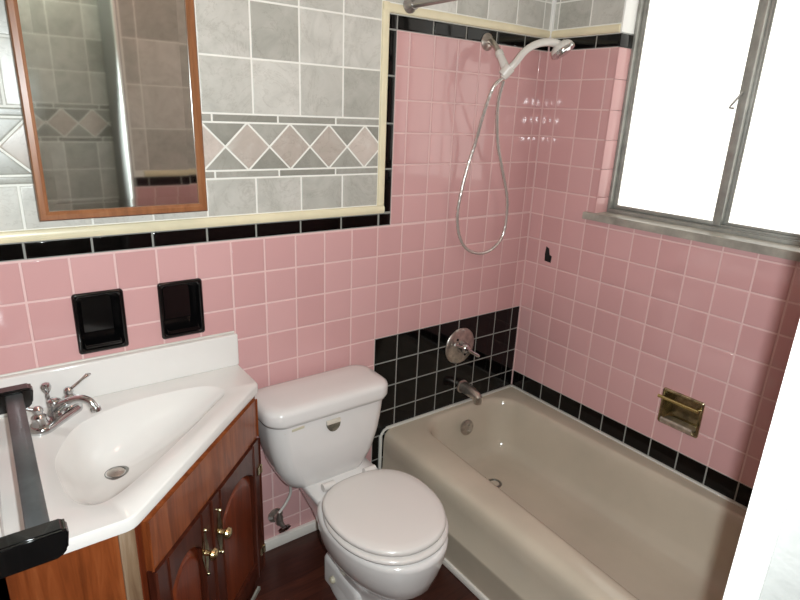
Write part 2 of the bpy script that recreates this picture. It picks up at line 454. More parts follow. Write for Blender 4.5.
# wall at the foot of the tub, with the deep white-painted end beside the doorway
FX = -4.9            # its free end
wf = Wall((-UC*T, -END*T, 0), (1, 0, 0), (0, 1, 0), .05)
g = bath_face(wf, FX+.12, UC, plain_top=True); wf.backing(FX+.05, UC+1.6, FL-1, CEIL+.5, g); wf.done('wall_front')
REAR = 17.3
bm = NB(); e0 = W(FX, END, FL); box(bm, (e0.x, -REAR*T, e0.z), (e0.x+.06, e0.y-.001, W(0, 0, CEIL).z)); struct('wall_end', bm, 'plaster')
bm = NB(); box(bm, (e0.x-.011, -(END+.27)*T, e0.z), (e0.x+.002, -(END-.015)*T, W(0, 0, 13).z), .004); struct('trim_1', bm, 'white_gloss')
wq = Wall((-UC*T, -REAR*T, 0), (1, 0, 0), (0, 1, 0), .06)
grey_left(wq, LW-.3, FX+.2, b0=4.5); wq.grid(LW-.3, FX+.2, FL, 4.5, GREY, oa=-4.18, pa=1.4, ob=4.5, pb=1.4)
wq.backing(-21.3, FX+.3, FL-1, CEIL+.5, lambda a, b: GW); wq.done('wall_rear')
# left wall up to the doorway the picture is taken from
wl = Wall((LW*T-UC*T, 0, 0), (0, -1, 0), (1, 0, 0), .1)
DOOR = 9.6
wl.grid(0, DOOR, FL, 4.03, PINK, oa=.4)
wl.grid(0, DOOR, 4.03, 4.45, BLACK, oa=.4, pa=1.41, pb=9, ob=-50)
grey_left(wl, 0, DOOR, oa=.3)
wl.grout += [(0, 99, 4.03, 4.45), (0, 99, 4.45, 99)]
wl.backing(0, DOOR, FL-1, CEIL+.5, lambda a, b: GP if b < 4.03 else (GG if b < 4.45 else GW)); wl.done('wall_left')
# hallway beyond the doorway
bm = NB(); a = W(-21, REAR, FL); b = W(-21.5, 6, CEIL); box(bm, (b.x, a.y, a.z-.05), (a.x, b.y, b.z)); struct('wall_hall', bm, 'hall_paint')
bm = NB(); a = W(-21, 8.0, FL); b = W(LW-.9, 8.5, CEIL); box(bm, (a.x, b.y, a.z-.05), (b.x, a.y, b.z)); struct('wall_passage', bm, 'hall_paint')
bm = NB(); a = W(-21.5, REAR, FL); b = W(UC+1.5, -1, FL)
box(bm, (a.x, a.y, a.z-.05), (b.x, b.y, a.z)); struct('floor', bm, 'floor_wood')
bm = NB(); c = W(0, 0, CEIL).z; box(bm, (a.x, a.y, c), (b.x, b.y, c+.05)); struct('ceiling', bm, 'ceiling_paint')
# cream pencil trims and the white corner strip
def strip(name, pts, mat, w, h, N, n=6):   # quarter-round strip along pts
    bm = NB(); p, q = [Vector(x) for x in pts]; d = (q-p).normalized(); N = Vector(N); S = d.cross(N).normalized()
    rings = []
    for P in (p, q):
        r = [P - S*w/2, *[P + S*(-w/2*math.cos(math.pi*k/n)) + N*(h*math.sin(math.pi*k/n)**.6) for k in range(1, n)], P + S*w/2]
        rings.append(r)
    loft(bm, rings); return struct(name, bm, mat)
nb = (0, -1, 0)
strip('trim_2', (W(LW, 0, 4.585), W(.18, 0, 4.585)), 'cream_trim', .27*T, .011, nb)
strip('trim_3', (W(.06, 0, 4.72), W(.06, 0, 10.72)), 'cream_trim', .25*T, .0105, nb)
strip('trim_4', (W(-.065, 0, 10.575), W(UC, 0, 10.575)), 'cream_trim', .27*T, .011, nb)
strip('trim_5', (W(UC, 0, 10.575), W(UC, 2.95, 10.575)), 'cream_trim', .27*T, .011, (-1, 0, 0))
strip('trim_6', (W(FX+.5, END, 4.585), W(.18, END, 4.585)), 'cream_trim', .27*T, .011, (0, 1, 0))
bm = NB(); c = W(UC, 0, 10.43); box(bm, (c.x-.014, c.y-.014, c.z), (c.x+.002, c.y+.002, W(0, 0, CEIL).z), .004); struct('trim_7', bm, 'white_gloss')
bm = NB(); c = W(UC, 0, -3.74); box(bm, (c.x-.0055, c.y-.0055, c.z), (c.x+.002, c.y+.002, W(0, 0, 10.43).z)); struct('trim_8', bm, 'pink_grout')
# baseboard under the tiling
bm = NB(); a = W(-5.2, .17, FL); b = W(.42, 0, -6.56); box(bm, a, (b.x, b.y, b.z), .004); struct('baseboard_back', bm, 'baseboard')

# ------------------------------------------------------------------ window
def wp(x, up_, v): return Vector((x*T, -up_*T, (v-FL)*T))      # x out through the wall, up_ along it
w0, w1, ws, wh = WIN
bm = NB()      # tiled jambs, head: pink below, black stop, white above
def jamb(u0, u1, v0, v1, mi): box(bm, wp(-.012, u1, v0), wp(.70, u0, v1), .0012, mi)
v = ws; 
for side in (0, 1):
    a, b = (w0-.0, w0+.07) if side == 0 else (w1-.07, w1)
    cuts = [ws]+[k for k in range(5, 11)]
    for x, y in zip(cuts, cuts[1:]): jamb(a, b, x+.006, y-.006, 0)
    jamb(a, b, 10.02, 10.42, 1); jamb(a, b, 10.45, wh, 2)
box(bm, wp(0, w1, wh-.06), wp(.70, w0, wh), .002, 2)
struct('trim_9', bm, ['pink_tile', 'black_tile', 'white_gloss'])
bm = NB(); b = bmesh.new()
prism(b, [(wp(-.19, 0, 0).x, wp(0, 11.3, 0).y), (wp(.9, 0, 0).x, wp(0, 11.3, 0).y), (wp(.9, 0, 0).x, wp(0, w0, 0).y), (wp(0, 0, 0).x, wp(0, w0, 0).y), (wp(0, 0, 0).x, wp(0, 2.62, 0).y), (wp(-.19, 0, 0).x, wp(0, 2.62, 0).y)], wp(0, 0, 4.2).z, wp(0, 0, 4.455).z, .003)
merge(bm, b); struct('trim_10', bm, 'sill_stone')
win = bpy.data.objects.new('window_1', None); win.location = wp(.9, 7.07, 4.42); COL.objects.link(win); ORG[win] = win.location.copy(); win['kind'] = 'structure'
fa, fb = w0+.02, w1-.02
bm = NB()      # outer frame with two tracks
for lo, hi in (((.68, fb, ws-.02), (1.3, fa, ws+.16)), ((.68, fb, wh-.2), (1.3, fa, wh)), ((.68, fa+.14, ws+.16), (1.3, fa, wh-.2)), ((.68, fb, ws+.16), (1.3, fb-.14, wh-.2))):
    a, b = wp(*lo), wp(*hi); box(bm, (a.x, a.y, a.z), (b.x, b.y, b.z), .0015)
box(bm, wp(.9, fb-.14, ws+.16), wp(.93, fa+.14, ws+.24), .001); box(bm, wp(1.08, fb-.14, ws+.16), wp(1.11, fa+.14, ws+.24), .001)
obj('window_frame', bm, 'aluminium', win)
bm = NB(); box(bm, wp(.69, fb-.16, ws+.155), wp(1.28, fa+.16, ws+.175)); obj('track', bm, 'window_track', win)
bm = NB(); box(bm, wp(1.31, fb, ws), wp(1.36, fa, wh)); obj('weather_panel', bm, 'window_track', win) if False else bm.free()
def sash(a0, a1, x0, x1, stile):
    z0, z1 = ws+.19, wh-.22; bm = NB(); s, r = .13, .12
    L, Rr = stile
    for lo, hi in (((x0, a0+L, z0), (x1, a0, z1)), ((x0, a1, z0), (x1, a1-Rr, z1)), ((x0, a1-Rr, z0), (x1, a0+L, z0+r)), ((x0, a1-Rr, z1-r), (x1, a0+L, z1))):
        box(bm, wp(*lo), wp(*hi), .0015)
    # fine bead inside the frame
    for lo, hi in (((x0+.03, a0+L+.05, z0+r), (x1-.03, a0+L, z1-r)), ((x0+.03, a1-Rr, z0+r), (x1-.03, a1-Rr-.05, z1-r))): box(bm, wp(*lo), wp(*hi))
    o = obj('sash', bm, 'aluminium', win)
    bm = NB(); xm = (x0+x1)/2; box(bm, wp(xm-.02, a1-Rr, z0+r), wp(xm+.02, a0+L, z1-r)); obj('pane', bm, 'frosted_pane', o)
    return o
s1 = sash(fa+.12, 7.02, .86, 1.04, (.13, .22)); s2 = sash(6.8, fb-.12, 1.08, 1.26, (.28, .13))
bm = NB(); p = wp(.84, 6.84, 8.35); tube(bm, [p+Vector((0, -.002, .03)), p+Vector((-.008, .008, .008)), p+Vector((-.012, .02, -.012)), p+Vector((-.01, .026, -.02)), p+Vector((-.006, .012, -.022))], .0035, 8); obj('latch', bm, 'aluminium', s1)

# ------------------------------------------------------------------ bathtub
TT = -3.75
tub = thing('bathtub', W(3.8, 7, FL), 'beige enamelled alcove bathtub beneath the window, its front panel beside the toilet', 'bathtub')
u0, u1, d0, d1 = .36, UC-.035, .03, END-.03
NC = 9
def ring(a0, a1, b0, b1, r, v, ra=None):
    hx, hy = (a1-a0)/2, (b1-b0)/2; out = []
    for x, y in rrect(hx, hy, min(r, hx*.98, hy*.98), NC): out.append(W((a0+a1)/2+x, (b0+b1)/2+y, v))
    return out
def ringt(a0, a1, b0, b1, r, v, ta=0, tb=0):   # narrower towards the drain end
    out = []
    for x, y in rrect((a1-a0)/2, (b1-b0)/2, r, NC):
        f = .5-(y/(b1-b0)); f = max(0, min(1, f))**1.5
        uu = (a0+a1)/2+x; hw = (a1-a0)/2
        uu = uu + (ta*f if x < 0 else -tb*f)*min(1, abs(x)/(hw*.6))
        out.append(W(uu, (b0+b1)/2+y, v))
    return out
bm = NB(); rings = []
for off, v in ((.06, FL+.02), (.0, -5.66), (-.03, -5.54), (-.02, -5.46), (.05, -5.36), (.06, -4.5), (.065, -4.15), (.1, -3.98), (.17, -3.87), (.28, -3.8), (.44, TT)):
    rings.append(ring(u0+off, u1, d0, d1, .2, v))
for k, (ins, v) in enumerate(((0, TT), (.10, TT-.02), (.2, TT-.09), (.3, TT-.25), (.42, TT-.7), (.55, TT-1.25), (.72, TT-1.75), (.95, TT-2.08), (1.3, TT-2.22), (2.1, TT-2.28))):
    rings.append(ringt(1.1+ins*1.0, 7.12-ins*.8, .26+ins*.75, 13.2-ins*1.5, max(.5, 1.0-ins*.2), v, .72*max(0, 1-ins*.42), .62*max(0, 1-ins*.42)))
loft(bm, rings, True, True)
shell = obj('shell', bm, 'tub_enamel', tub, angle=60)
bm = NB(); o = W(4.08, .8, -4.42); dr = Vector((0, -1, .12))
lathe(bm, o, dr, [(-.006, .03), (.004, .036), (.009, .035), (.012, .028), (.0125, 0)]); ov = obj('overflow_plate', bm, 'dull_chrome', tub)
bm = NB(); lathe(bm, o+dr*.011+Vector((0, 0, -.012)), dr, [(0, .004), (.004, .004), (.005, 0)], 10); obj('screw', bm, 'chrome', ov)
bm = NB(); lathe(bm, o+dr*.011+Vector((.004, 0, .014)), dr, [(0, .004), (.004, .004), (.005, 0)], 10); obj('screw', bm, 'chrome', ov)
bm = NB(); lathe(bm, W(4.1, 2.6, TT-2.28), (0, 0, 1), [(-.002, .032), (.002, .032), (.003, .022), (-.001, .02), (-.001, 0)]); obj('drain', bm, 'nickel_drain', tub)
bm = NB()
a = W(.6, .14, -3.77); b = W(UC, 0, -3.69); box(bm, a, b, .003)
a = W(UC-.12, END-.03, -3.77); b = W(UC, 0, -3.69); box(bm, (a.x, a.y, a.z), (b.x, b.y, b.z), .003)
a = W(.3, .1, FL+.3); b = W(.42, 0, -3.98); box(bm, a, b, .003)
tube(bm, [W(.36, .06, -4.05), W(.4, .06, -3.92), W(.5, .06, -3.8), W(.66, .06, -3.74)], .0055, 8)
obj('caulk_seam', bm, 'caulk', tub)
bm = NB(); b = bmesh.new()      # shoe moulding along the tub's foot
box(bm, W(.33, END-.2, FL), W(.52, .2, FL+.27), .006) ; b.free(); struct('trim_11', bm, 'baseboard')

# ------------------------------------------------------------------ toilet
TC = -2.46
toi = thing('toilet', W(TC, 3.5, FL), 'white two-piece toilet with closed lid between the vanity and the bathtub', 'toilet')
def tankring(c, hw, b0, b1, v, bulge=.16, r=.5):
    out = []
    for x, y in rrect(hw, (b1-b0)/2, min(r, (b1-b0)/2*.95), 8):
        yy = (b0+b1)/2+y
        if y > 0: yy += bulge*(1-(x/hw)**2)
        out.append(W(c+x, yy, v))
    return out
bm = NB(); rings = []
for hw, b1, v in ((1.0, 1.5, -3.68), (1.25, 1.68, -3.64), (1.4, 1.76, -3.54), (1.54, 1.82, -3.3), (1.72, 1.88, -2.9), (1.88, 1.92, -2.3), (1.97, 1.94, -1.8), (2.02, 1.95, -1.35), (2.03, 1.95, -1.1)):
    rings.append(tankring(TC-.30, hw, .28, b1, v))
loft(bm, rings); tank = obj('tank', bm, 'porcelain', toi, angle=60)
bm = NB(); rings = []
for hw, b0, b1, v in ((2.02, .26, 1.98, -1.15), (2.1, .22, 2.06, -1.12), (2.15, .2, 2.09, -1.0), (2.15, .2, 2.09, -.76), (2.12, .22, 2.07, -.67), (2.03, .3, 1.99, -.6), (1.85, .45, 1.8, -.565), (1.0, .8, 1.4, -.55)):
    rings.append(tankring(TC-.32, hw, b0, b1, v, .16, .5))
loft(bm, rings); obj('tank_lid', bm, 'porcelain', toi, angle=60)
# flush lever, left end of the tank's face
bm = NB(); p = W(-4.28, 1.96, -1.36)
lathe(bm, p+Vector((-.008, .006, 0)), (0, -1, 0), [(0, .008), (.007, .008), (.009, .006), (.0095, 0)], 16)
obox(bm, p+Vector((.008, -.008, 0)), Vector((.046, 0, .003)), Vector((0, .007, 0)), Vector((0, 0, .011)), .003)
obj('flush_lever', bm, 'yellowed_plastic', toi)['label'] = 'yellowed plastic flush lever'
# round sticker on the tank front
bm = NB(); c = W(-2.86, 2.125, -1.42); n = 22
pts = [c + Vector((math.cos(math.pi*k/n)*.025, 0, -math.sin(math.pi*k/n)*.029)) for k in range(n+1)]
loft(bm, [[q+Vector((0, .006, 0)) for q in pts], [q+Vector((0, -.0012, 0)) for q in pts]]); stk = obj('sticker', bm, 'sticker_grey', toi); stk['label'] = 'half-round dull metallic sticker'
bm = NB(); box(bm, c+Vector((-.026, -.0015, 0)), c+Vector((.026, .006, .014)), .001); obj('sticker_band', bm, 'sticker_pale', stk)
# bowl and pedestal: egg rings (centre d, half width, back, front)
def egg(c, hw, db, df, v, n=40, k=1.0, c_d=None):
    cd_ = c_d if c_d is not None else db+(df-db)*.45; out = []
    for i in range(n):
        a = 2*math.pi*i/n; x = math.cos(a); y = math.sin(a)
        L = (df-cd_) if y > 0 else (cd_-db); e = 1.0 if y > 0 else .8
        out.append(W(c+hw*math.copysign(abs(x)**(.92 if y > 0 else .8), x), cd_+L*math.copysign(abs(y)**(1 if y > 0 else .85), y), v))
    return out
bm = NB(); rings = []
for hw, db, df, v in ((.92, 1.9, 5.5, FL+.005), (.92, 1.9, 5.5, FL+.2), (.82, 1.95, 5.35, FL+.45), (.78, 2.0, 5.3, FL+.9), (.86, 2.0, 5.5, FL+1.35), (1.08, 2.05, 5.85, FL+1.75), (1.36, 2.1, 6.2, FL+2.15), (1.54, 2.15, 6.32, FL+2.55), (1.63, 2.18, 6.42, FL+2.95), (1.66, 2.2, 6.46, FL+3.25), (1.65, 2.2, 6.46, FL+3.37), (1.58, 2.3, 6.38, FL+3.42)):
    rings.append(egg(TC, hw, db, df, v))
loft(bm, rings); bowl = obj('bowl', bm, 'porcelain', toi, angle=60)
bm = NB(); rings = []   # rear deck that carries the tank
for hw, b0, b1, v, r in ((.55, 1.6, 3.2, FL+1.0, .4), (.75, .9, 3.2, FL+2.0, .5), (1.05, .4, 3.2, FL+2.8, .5), (1.2, .38, 3.1, FL+3.15, .45), (1.25, .36, 3.0, FL+3.32, .4), (1.2, .4, 2.9, FL+3.4, .4)):
    rings.append([W(TC+x, (b0+b1)/2+y, v) for x, y in rrect(hw, (b1-b0)/2, r, 6)])
loft(bm, rings)
rings = []              # foot flange reaching back along the floor
for hw, b0, b1, v in ((.84, 2.1, 4.4, FL+.004), (.84, 2.1, 4.4, FL+.8), (.79, 2.17, 4.3, FL+.95), (.55, 2.35, 4.0, FL+1.0)):
    rings.append([W(TC+x, (b0+b1)/2+y, v) for x, y in rrect(hw, (b1-b0)/2, .3, 6)])
loft(bm, rings); obj('pedestal', bm, 'porcelain', toi, angle=60)
for sx in (-1, 1):
    bm = NB(); lathe(bm, W(TC+sx*.84, 2.9, FL+.45), (sx, 0, .15), [(-.004, .013), (.006, .013), (.012, .009), (.014, 0)], 16); obj('bolt_cap', bm, 'yellowed_plastic', toi)['label'] = 'yellowed bolt cap'
def slab(name, c, hw, db, df, v0, v1, mat, dome=0):
    bm = NB(); e = .09; rings = []
    for o, v in ((e, v0), (.02, v0+.03), (0, (v0+v1)/2), (.02, v1-.04), (e, v1-.005), (.3, v1+dome*.5), (.8, v1+dome)):
        rings.append(egg(c, hw-o, db+o, df-o, v, 48))
    loft(bm, rings); return obj(name, bm, mat, toi, angle=60)
slab('seat', TC+.0, 1.69, 2.72, 6.36, -3.50, -3.32, 'seat_plastic')
slab('lid', TC+.0, 1.66, 2.6, 6.26, -3.30, -3.10, 'seat_plastic', .02)
for sx in (-1, 1):
    bm = NB(); lathe(bm, W(TC+sx*.75-.2, 2.42, -3.34), (1, 0, 0), [(0, .014), (.044, .014)], 14); obj('hinge', bm, 'seat_plastic', toi)

# water supply stop beside the toilet
sup = thing('water_supply_valve', W(-3.85, 0, -5.7), 'chrome water stop valve with a pale hose low on the pink wall', 'valve')
bm = NB(); p = W(-3.95, 0, -5.7); lathe(bm, p, (0, -1, 0), [(.0, .03), (.006, .029), (.012, .014), (.04, .011), (.04, 0)], 22); obj('escutcheon', bm, 'dull_chrome', sup)
bm = NB(); q = p+Vector((0, -.04, 0)); lathe(bm, q+Vector((0, 0, -.014)), (0, 0, 1), [(0, .012), (.006, .015), (.03, .014), (.04, .009), (.052, .009), (.052, 0)], 18); lathe(bm, q, (.15, -1, -.45), [(0, .01), (.026, .009), (.031, 0)], 14); obj('valve_body', bm, 'dull_chrome', sup)
bm = NB(); lathe(bm, q+Vector((.004, -.026, -.011)), (.15, -1, -.45), [(0, .006), (.004, .02), (.012, .021), (.016, .012), (.017, 0)], 20, sx=1.2, sy=.7); obj('handle', bm, 'chrome', sup)
bm = NB(); tube(bm, catmull([q+Vector((0, 0, .036)), q+Vector((.022, -.008, .07)), q+Vector((.038, -.02, .12)), q+Vector((.03, -.035, .18)), q+Vector((.03, -.04, .225))], 6), .005, 10); obj('supply_hose', bm, 'white_plastic', sup)

# ------------------------------------------------------------------ vanity
XO = -10.95
X = lambda a, b, v: W(XO+a, b, v)      # corner coordinates: a along back wall, b along left wall
van = thing('corner_vanity_cabinet', X(2.2, 2.2, FL), 'reddish wooden corner vanity cabinet with two doors under the white sink top', 'cabinet')
CT = .02
body = [(-.345, .05), (5.72, .05), (5.72, 1.7), (1.8, 5.5), (-.345, 5.5)]
A = Vector((5.72, 1.7)); B = Vector((1.8, 5.5))
bm = NB()
def pt(a, b): q = X(a, b, 0); return (q.x, q.y)
def wallbox(p, q, t=-.016):
    p = X(*p, FL+1.0); q = X(*q, FL+1.0); d = q-p; n_ = Vector((-d.y, d.x, 0)).normalized()*t
    obox(bm, p, d, n_, Vector((0, 0, (CT-FL-1.0)*T)))
for p, q in zip(body, body[1:]+body[:1]): wallbox(q, p) if False else wallbox(p, q)
prism(bm, [pt(*p) for p in body], W(0, 0, FL+1.0).z, W(0, 0, FL+1.12).z)
obj('carcass', bm, 'orange_wood', van, smooth=False)
bm = NB(); toe = [(-.3, .05), (5.62, .05), (5.62, 1.45), (1.75, 5.25), (-.3, 5.15)]
prism(bm, [pt(*p) for p in toe], W(0, 0, FL).z, W(0, 0, FL+1.0).z); obj('toe_kick', bm, 'dark_red_wood', van, smooth=False)
E_ = (W(XO+B.x, B.y, 0)-W(XO+A.x, A.y, 0)); Ld = E_.length/T; Eh = E_.normalized(); Nd = Vector((-Eh.y, Eh.x, 0))
if Nd.y > 0: Nd = -Nd
DO = W(XO+A.x, A.y, 0)
def F(s, v, h=0): q = DO+Eh*(s*T)+Nd*h; q.z = (v-FL)*T; return q
def plank(bm, s0, s1, v0, v1, h0, h1, bev=.002, mi=0):
    obox(bm, F(s0, v0, h0), Eh*((s1-s0)*T), Nd*(h1-h0), Vector((0, 0, (v1-v0)*T)), bev, mi)
bm = NB()
plank(bm, 0.0, .3, FL+1.0, CT, 0, .006); plank(bm, Ld-.32, Ld, FL+1.0, CT, 0, .006); plank(bm, .3, Ld-.32, -1.35, -1.12, 0, .006)
plank(bm, .3, Ld-.32, FL+1.0, FL+1.32, 0, .006); plank(bm, Ld/2+.18, Ld/2+.42, FL+1.32, -1.35, 0, .006)
obj('face_frame', bm, 'red_wood', van)
bm = NB(); plank(bm, .16, Ld-.2, -1.14, -.05, .006, .02, .004); obj('false_drawer_front', bm, 'orange_wood', van)
bm = NB(); box(bm, X(1.54, 5.58, FL+1.0), X(1.83, 5.45, CT), .003); obj('corner_stile', bm, 'worn_wood', van)['label'] = 'worn greyish corner post'
def door(s0, s1, knob_s):
    v0, v1 = FL+1.3, -1.24; bm = NB(); fr = .42
    plank(bm, s0, s0+fr, v0, v1, .006, .026, .004); plank(bm, s1-fr, s1, v0, v1, .006, .026, .004)
    plank(bm, s0+fr, s1-fr, v0, v0+fr, .006, .026, .004)
    # arched top rail
    n = 14; c = (s0+s1)/2; hw = (s1-s0)/2-fr
    lo = [(c-hw+2*hw*k/n, v1-.95+.5*math.sin(math.pi*k/n)**.8) for k in range(n+1)]
    poly = lo+[(s1-fr, v1), (s0+fr, v1)]
    loft(bm, [[F(a, b, h) for a, b in poly] for h in (.006, .026)])
    d = obj('door', bm, 'dark_red_wood', van)
    bm = NB(); m = .12      # raised arched panel
    def outline(k_):
        i0, i1, j0 = s0+fr-.02+k_, s1-fr+.02-k_, v0+fr-.02+k_; hw2 = (i1-i0)/2
        return [(i0, j0), (i1, j0)]+[(i1-(i1-i0)*k/n, v1-.97-k_+.5*math.sin(math.pi*k/n)**.8) for k in range(n+1)]
    loft(bm, [[F(a, b, h) for a, b in outline(k_)] for k_, h in ((0, .008), (.02, .012), (.2, .021), (.24, .0215))])
    obj('raised_panel', bm, 'red_wood', d)
    bm = NB(); ks = knob_s; kv = -2.3
    plate = []
    for k in range(28):
        a = 2*math.pi*k/28; w_ = .05+.06*abs(math.cos(a))**2+.03*math.cos(3*a)**2; plate.append((ks+math.cos(a)*w_*1.1, kv+math.sin(a)*(.62)))
    loft(bm, [[F(a, b, h) for a, b in plate] for h in (.026, .0285)])
    for dv in (-.62, .62): lathe(bm, F(ks, kv+dv, .026), Nd, [(0, .006), (.004, .0065), (.009, .004), (.01, 0)], 14)
    hd = obj('pull', bm, 'aged_brass', d)
    bm = NB(); lathe(bm, F(ks, kv-.02, .026), Nd, [(0, .009), (.004, .007), (.014, .006), (.018, .012), (.024, .0155), (.03, .0135), (.034, .006), (.035, 0)], 22, sx=1.15); obj('knob', bm, 'brass', hd)
    return d
door(.2, Ld/2+.27, Ld/2-.02); door(Ld/2+.33, Ld-.2, Ld/2+.7)
for s_, v_ in ((.14, -2.2), (.14, -5.0)):
    bm = NB(); lathe(bm, F(s_+.06, v_-.12, .028), (0, 0, 1), [(0, .005), (.028, .005), (.03, .002)], 10); plank(bm, s_+.08, s_+.26, v_-.1, v_+.12, .024, .029, .001)
    obj('hinge', bm, 'aged_brass', van)
bm = NB(); plank(bm, -.1, Ld-.1, FL+.0, FL+.12, -.016, -.008, .001); obj('toe_edging', bm, 'sill_stone', van)['label'] = 'pale strip along the foot of the cabinet'

# sink top
top = thing('corner_sink', X(2.4, 2.4, .0), 'white moulded corner sink top with triangular basin and splashbacks on the wooden vanity', 'sink')
outer = [(0.0, .0), (5.95, .0), (5.95, 1.62), (1.82, 5.6), (0.0, 5.6)]
O3 = [(-.35, .0), (5.95, 0), (5.95, 1.52), (5.93, 1.62), (5.86, 1.72), (1.92, 5.5), (1.82, 5.57), (1.7, 5.6), (-.35, 5.6)]
basin = [(4.95, 1.3), (4.55, 1.0), (3.7, .9), (2.87, .93), (2.1, 1.13), (1.5, 1.5), (1.13, 2.1), (.86, 2.87), (.86, 3.7), (.95, 4.4), (1.2, 4.78), (1.55, 4.82), (2.15, 4.42), (3.35, 3.36), (4.5, 2.24), (4.98, 1.72)]
bas = [(q.x, q.y) for q in catmull([(x, y, 0) for x, y in basin], 6, True)]
TZ = .29
bm = NB()
vo = [bm.verts.new(X(a+(0 if a < .1 else -.04 if a > 5 else -.02), b-(.03 if b > .1 else 0), TZ)) for a, b in O3]
N_ = len(bas); drain = Vector((2.06, 2.22))
prof = [(0, 0), (.008, -.008), (.02, -.035), (.05, -.1), (.12, -.22), (.22, -.45), (.36, -.68), (.52, -.88), (.7, -1.02), (.86, -1.1), (.955, -1.13)]
rings = []
for f, dz in prof:
    r = []
    for (x, y) in bas:
        p = Vector((x, y)); q = p.lerp(drain, f)
        # rounder towards the drain
        dd = (p-drain); ang = math.atan2(dd.y, dd.x); rr = (drain+Vector((math.cos(ang), math.sin(ang)))*((1-f)*2.1))
        k = f**1.6; q = q.lerp(rr, k*.8)
        r.append(bm.verts.new(X(q.x, q.y, TZ+dz*1.0)))
    rings.append(r)
for a, b in zip(rings, rings[1:]):
    for i in range(N_): face(bm, (a[i], a[(i+1) % N_], b[(i+1) % N_], b[i]))
face(bm, rings[-1])
eo = [bm.edges.new((vo[i], vo[(i+1) % len(vo)])) for i in range(len(vo))]
ei = [e for e in bm.edges if e.verts[0] in rings[0] and e.verts[1] in rings[0]]
bmesh.ops.triangle_fill(bm, use_beauty=True, edges=eo+ei)
v1 = [bm.verts.new(X(a, b, TZ-.05)) for a, b in O3]; v2 = [bm.verts.new(X(a, b, .03)) for a, b in O3]; v3 = [bm.verts.new(X(a if a < 0 else a*.97, b*.97, .022)) for a, b in O3]
for P_, Q_ in ((vo, v1), (v1, v2), (v2, v3)):
    for i in range(len(O3)): face(bm, (P_[i], P_[(i+1) % len(O3)], Q_[(i+1) % len(O3)], Q_[i]))
obj('counter', bm, 'cultured_marble', top, angle=50)
bm = NB(); box(bm, X(-.34, .22, TZ-.01), X(5.95, .015, 1.28), .006, seg=3); obj('backsplash', bm, 'cultured_marble', top)
bm = NB(); a, b = X(-.34, 5.6, TZ-.01), X(-.12, .2, 1.2); box(bm, a, b, .006, seg=3); obj('sidesplash', bm, 'cultured_marble', top)
bm = NB(); tube(bm, [X(-.3, .03, 1.29), X(3, .03, 1.29), X(5.9, .03, 1.29)], .004, 8); obj('caulk_seam', bm, 'caulk', top)
bm = NB(); dz = W(0, 0, TZ-1.13).z; dp = X(drain.x, drain.y, 0)
o = Vector((dp.x, dp.y, dz)); lathe(bm, o, (0, 0, 1), [(-.001, .034), (.003, .033), (.004, .025), (.0015, .024), (.0015, 0)], 30); dn = obj('drain', bm, 'nickel_drain', top)
bm = NB(); lathe(bm, o, (0, 0, 1), [(.001, .014), (.004, .022), (.006, .02), (.009, .006), (.009, 0)], 26); obj('stopper', bm, 'dull_chrome', dn)
# ------------------------------------------------------------------ faucet
fc = (1.12, .98); fo = X(fc[0], fc[1], TZ)
fau = thing('sink_faucet', fo, 'chrome centreset faucet with lever handles at the back corner of the sink', 'faucet')
sp = Vector((1, -1, 0)).normalized()          # toward the room
sd = Vector((1, 1, 0)).normalized()           # along the base
Zv = Vector((0, 0, 1))
bm = NB(); rings = []
for hx, hy, z in ((.081, .029, 0), (.082, .03, .004), (.081, .029, .012), (.076, .024, .018), (.06, .016, .021)):
    rings.append([fo+sd*x+sp*y+Zv*z for x, y in rrect(hx, hy, hy*.97, 8)])
loft(bm, rings); obj('base_plate', bm, 'chrome', fau, angle=50)
bm = NB(); lathe(bm, fo+Zv*.012, Zv, [(0, .022), (.012, .02), (.022, .016), (.034, .015), (.044, .017), (.048, .014), (.052, .008), (.052, 0)], 24)
pts = catmull([fo+Zv*.03, fo+sp*.02+Zv*.046, fo+sp*.05+Zv*.062, fo+sp*.08+Zv*.072, fo+sp*.104+Zv*.068, fo+sp*.117+Zv*.052], 6)
tube(bm, pts, lambda t: .0165-.0065*math.sin(math.pi*min(1, t*1.1)*.55), 18)
spt = obj('spout', bm, 'chrome', fau, angle=60)
bm = NB(); lathe(bm, fo+sp*.1175+Zv*.056, (sp*.18-Zv), [(0, .0105), (.004, .0125), (.014, .0125), (.015, .009), (.013, 0)], 20); obj('aerator', bm, 'chrome', spt)
for k in (-1, 1):
    c = fo+sd*(.055*k)
    bm = NB(); lathe(bm, c+Zv*.015, Zv, [(0, .02), (.006, .019), (.016, .0155), (.026, .0165), (.03, .013), (.034, .009), (.04, .012), (.048, .0115), (.054, .006), (.055, 0)], 22)
    hh = obj('handle', bm, 'chrome', fau)
    if k > 0: ld = (sd*.95+sp*.35).normalized()
    else: ld = (-sd*.55+sp*-.85).normalized()
    bm = NB(); p = c+Zv*.058
    tube(bm, [p, p+ld*.02+Zv*.008, p+ld*.042+Zv*.018, p+ld*.056+Zv*.024, p+ld*.066+Zv*.024], [.0055, .0045, .004, .0065, .003], 12); obj('lever', bm, 'chrome', hh)
bm = NB(); c = fo-sp*.016
lathe(bm, c+Zv*.016, Zv, [(0, .007), (.003, .0035), (.04, .003), (.05, .0055), (.06, .004), (.068, .009), (.078, .0125), (.088, .009), (.092, 0)], 16); obj('lift_rod', bm, 'chrome', fau)

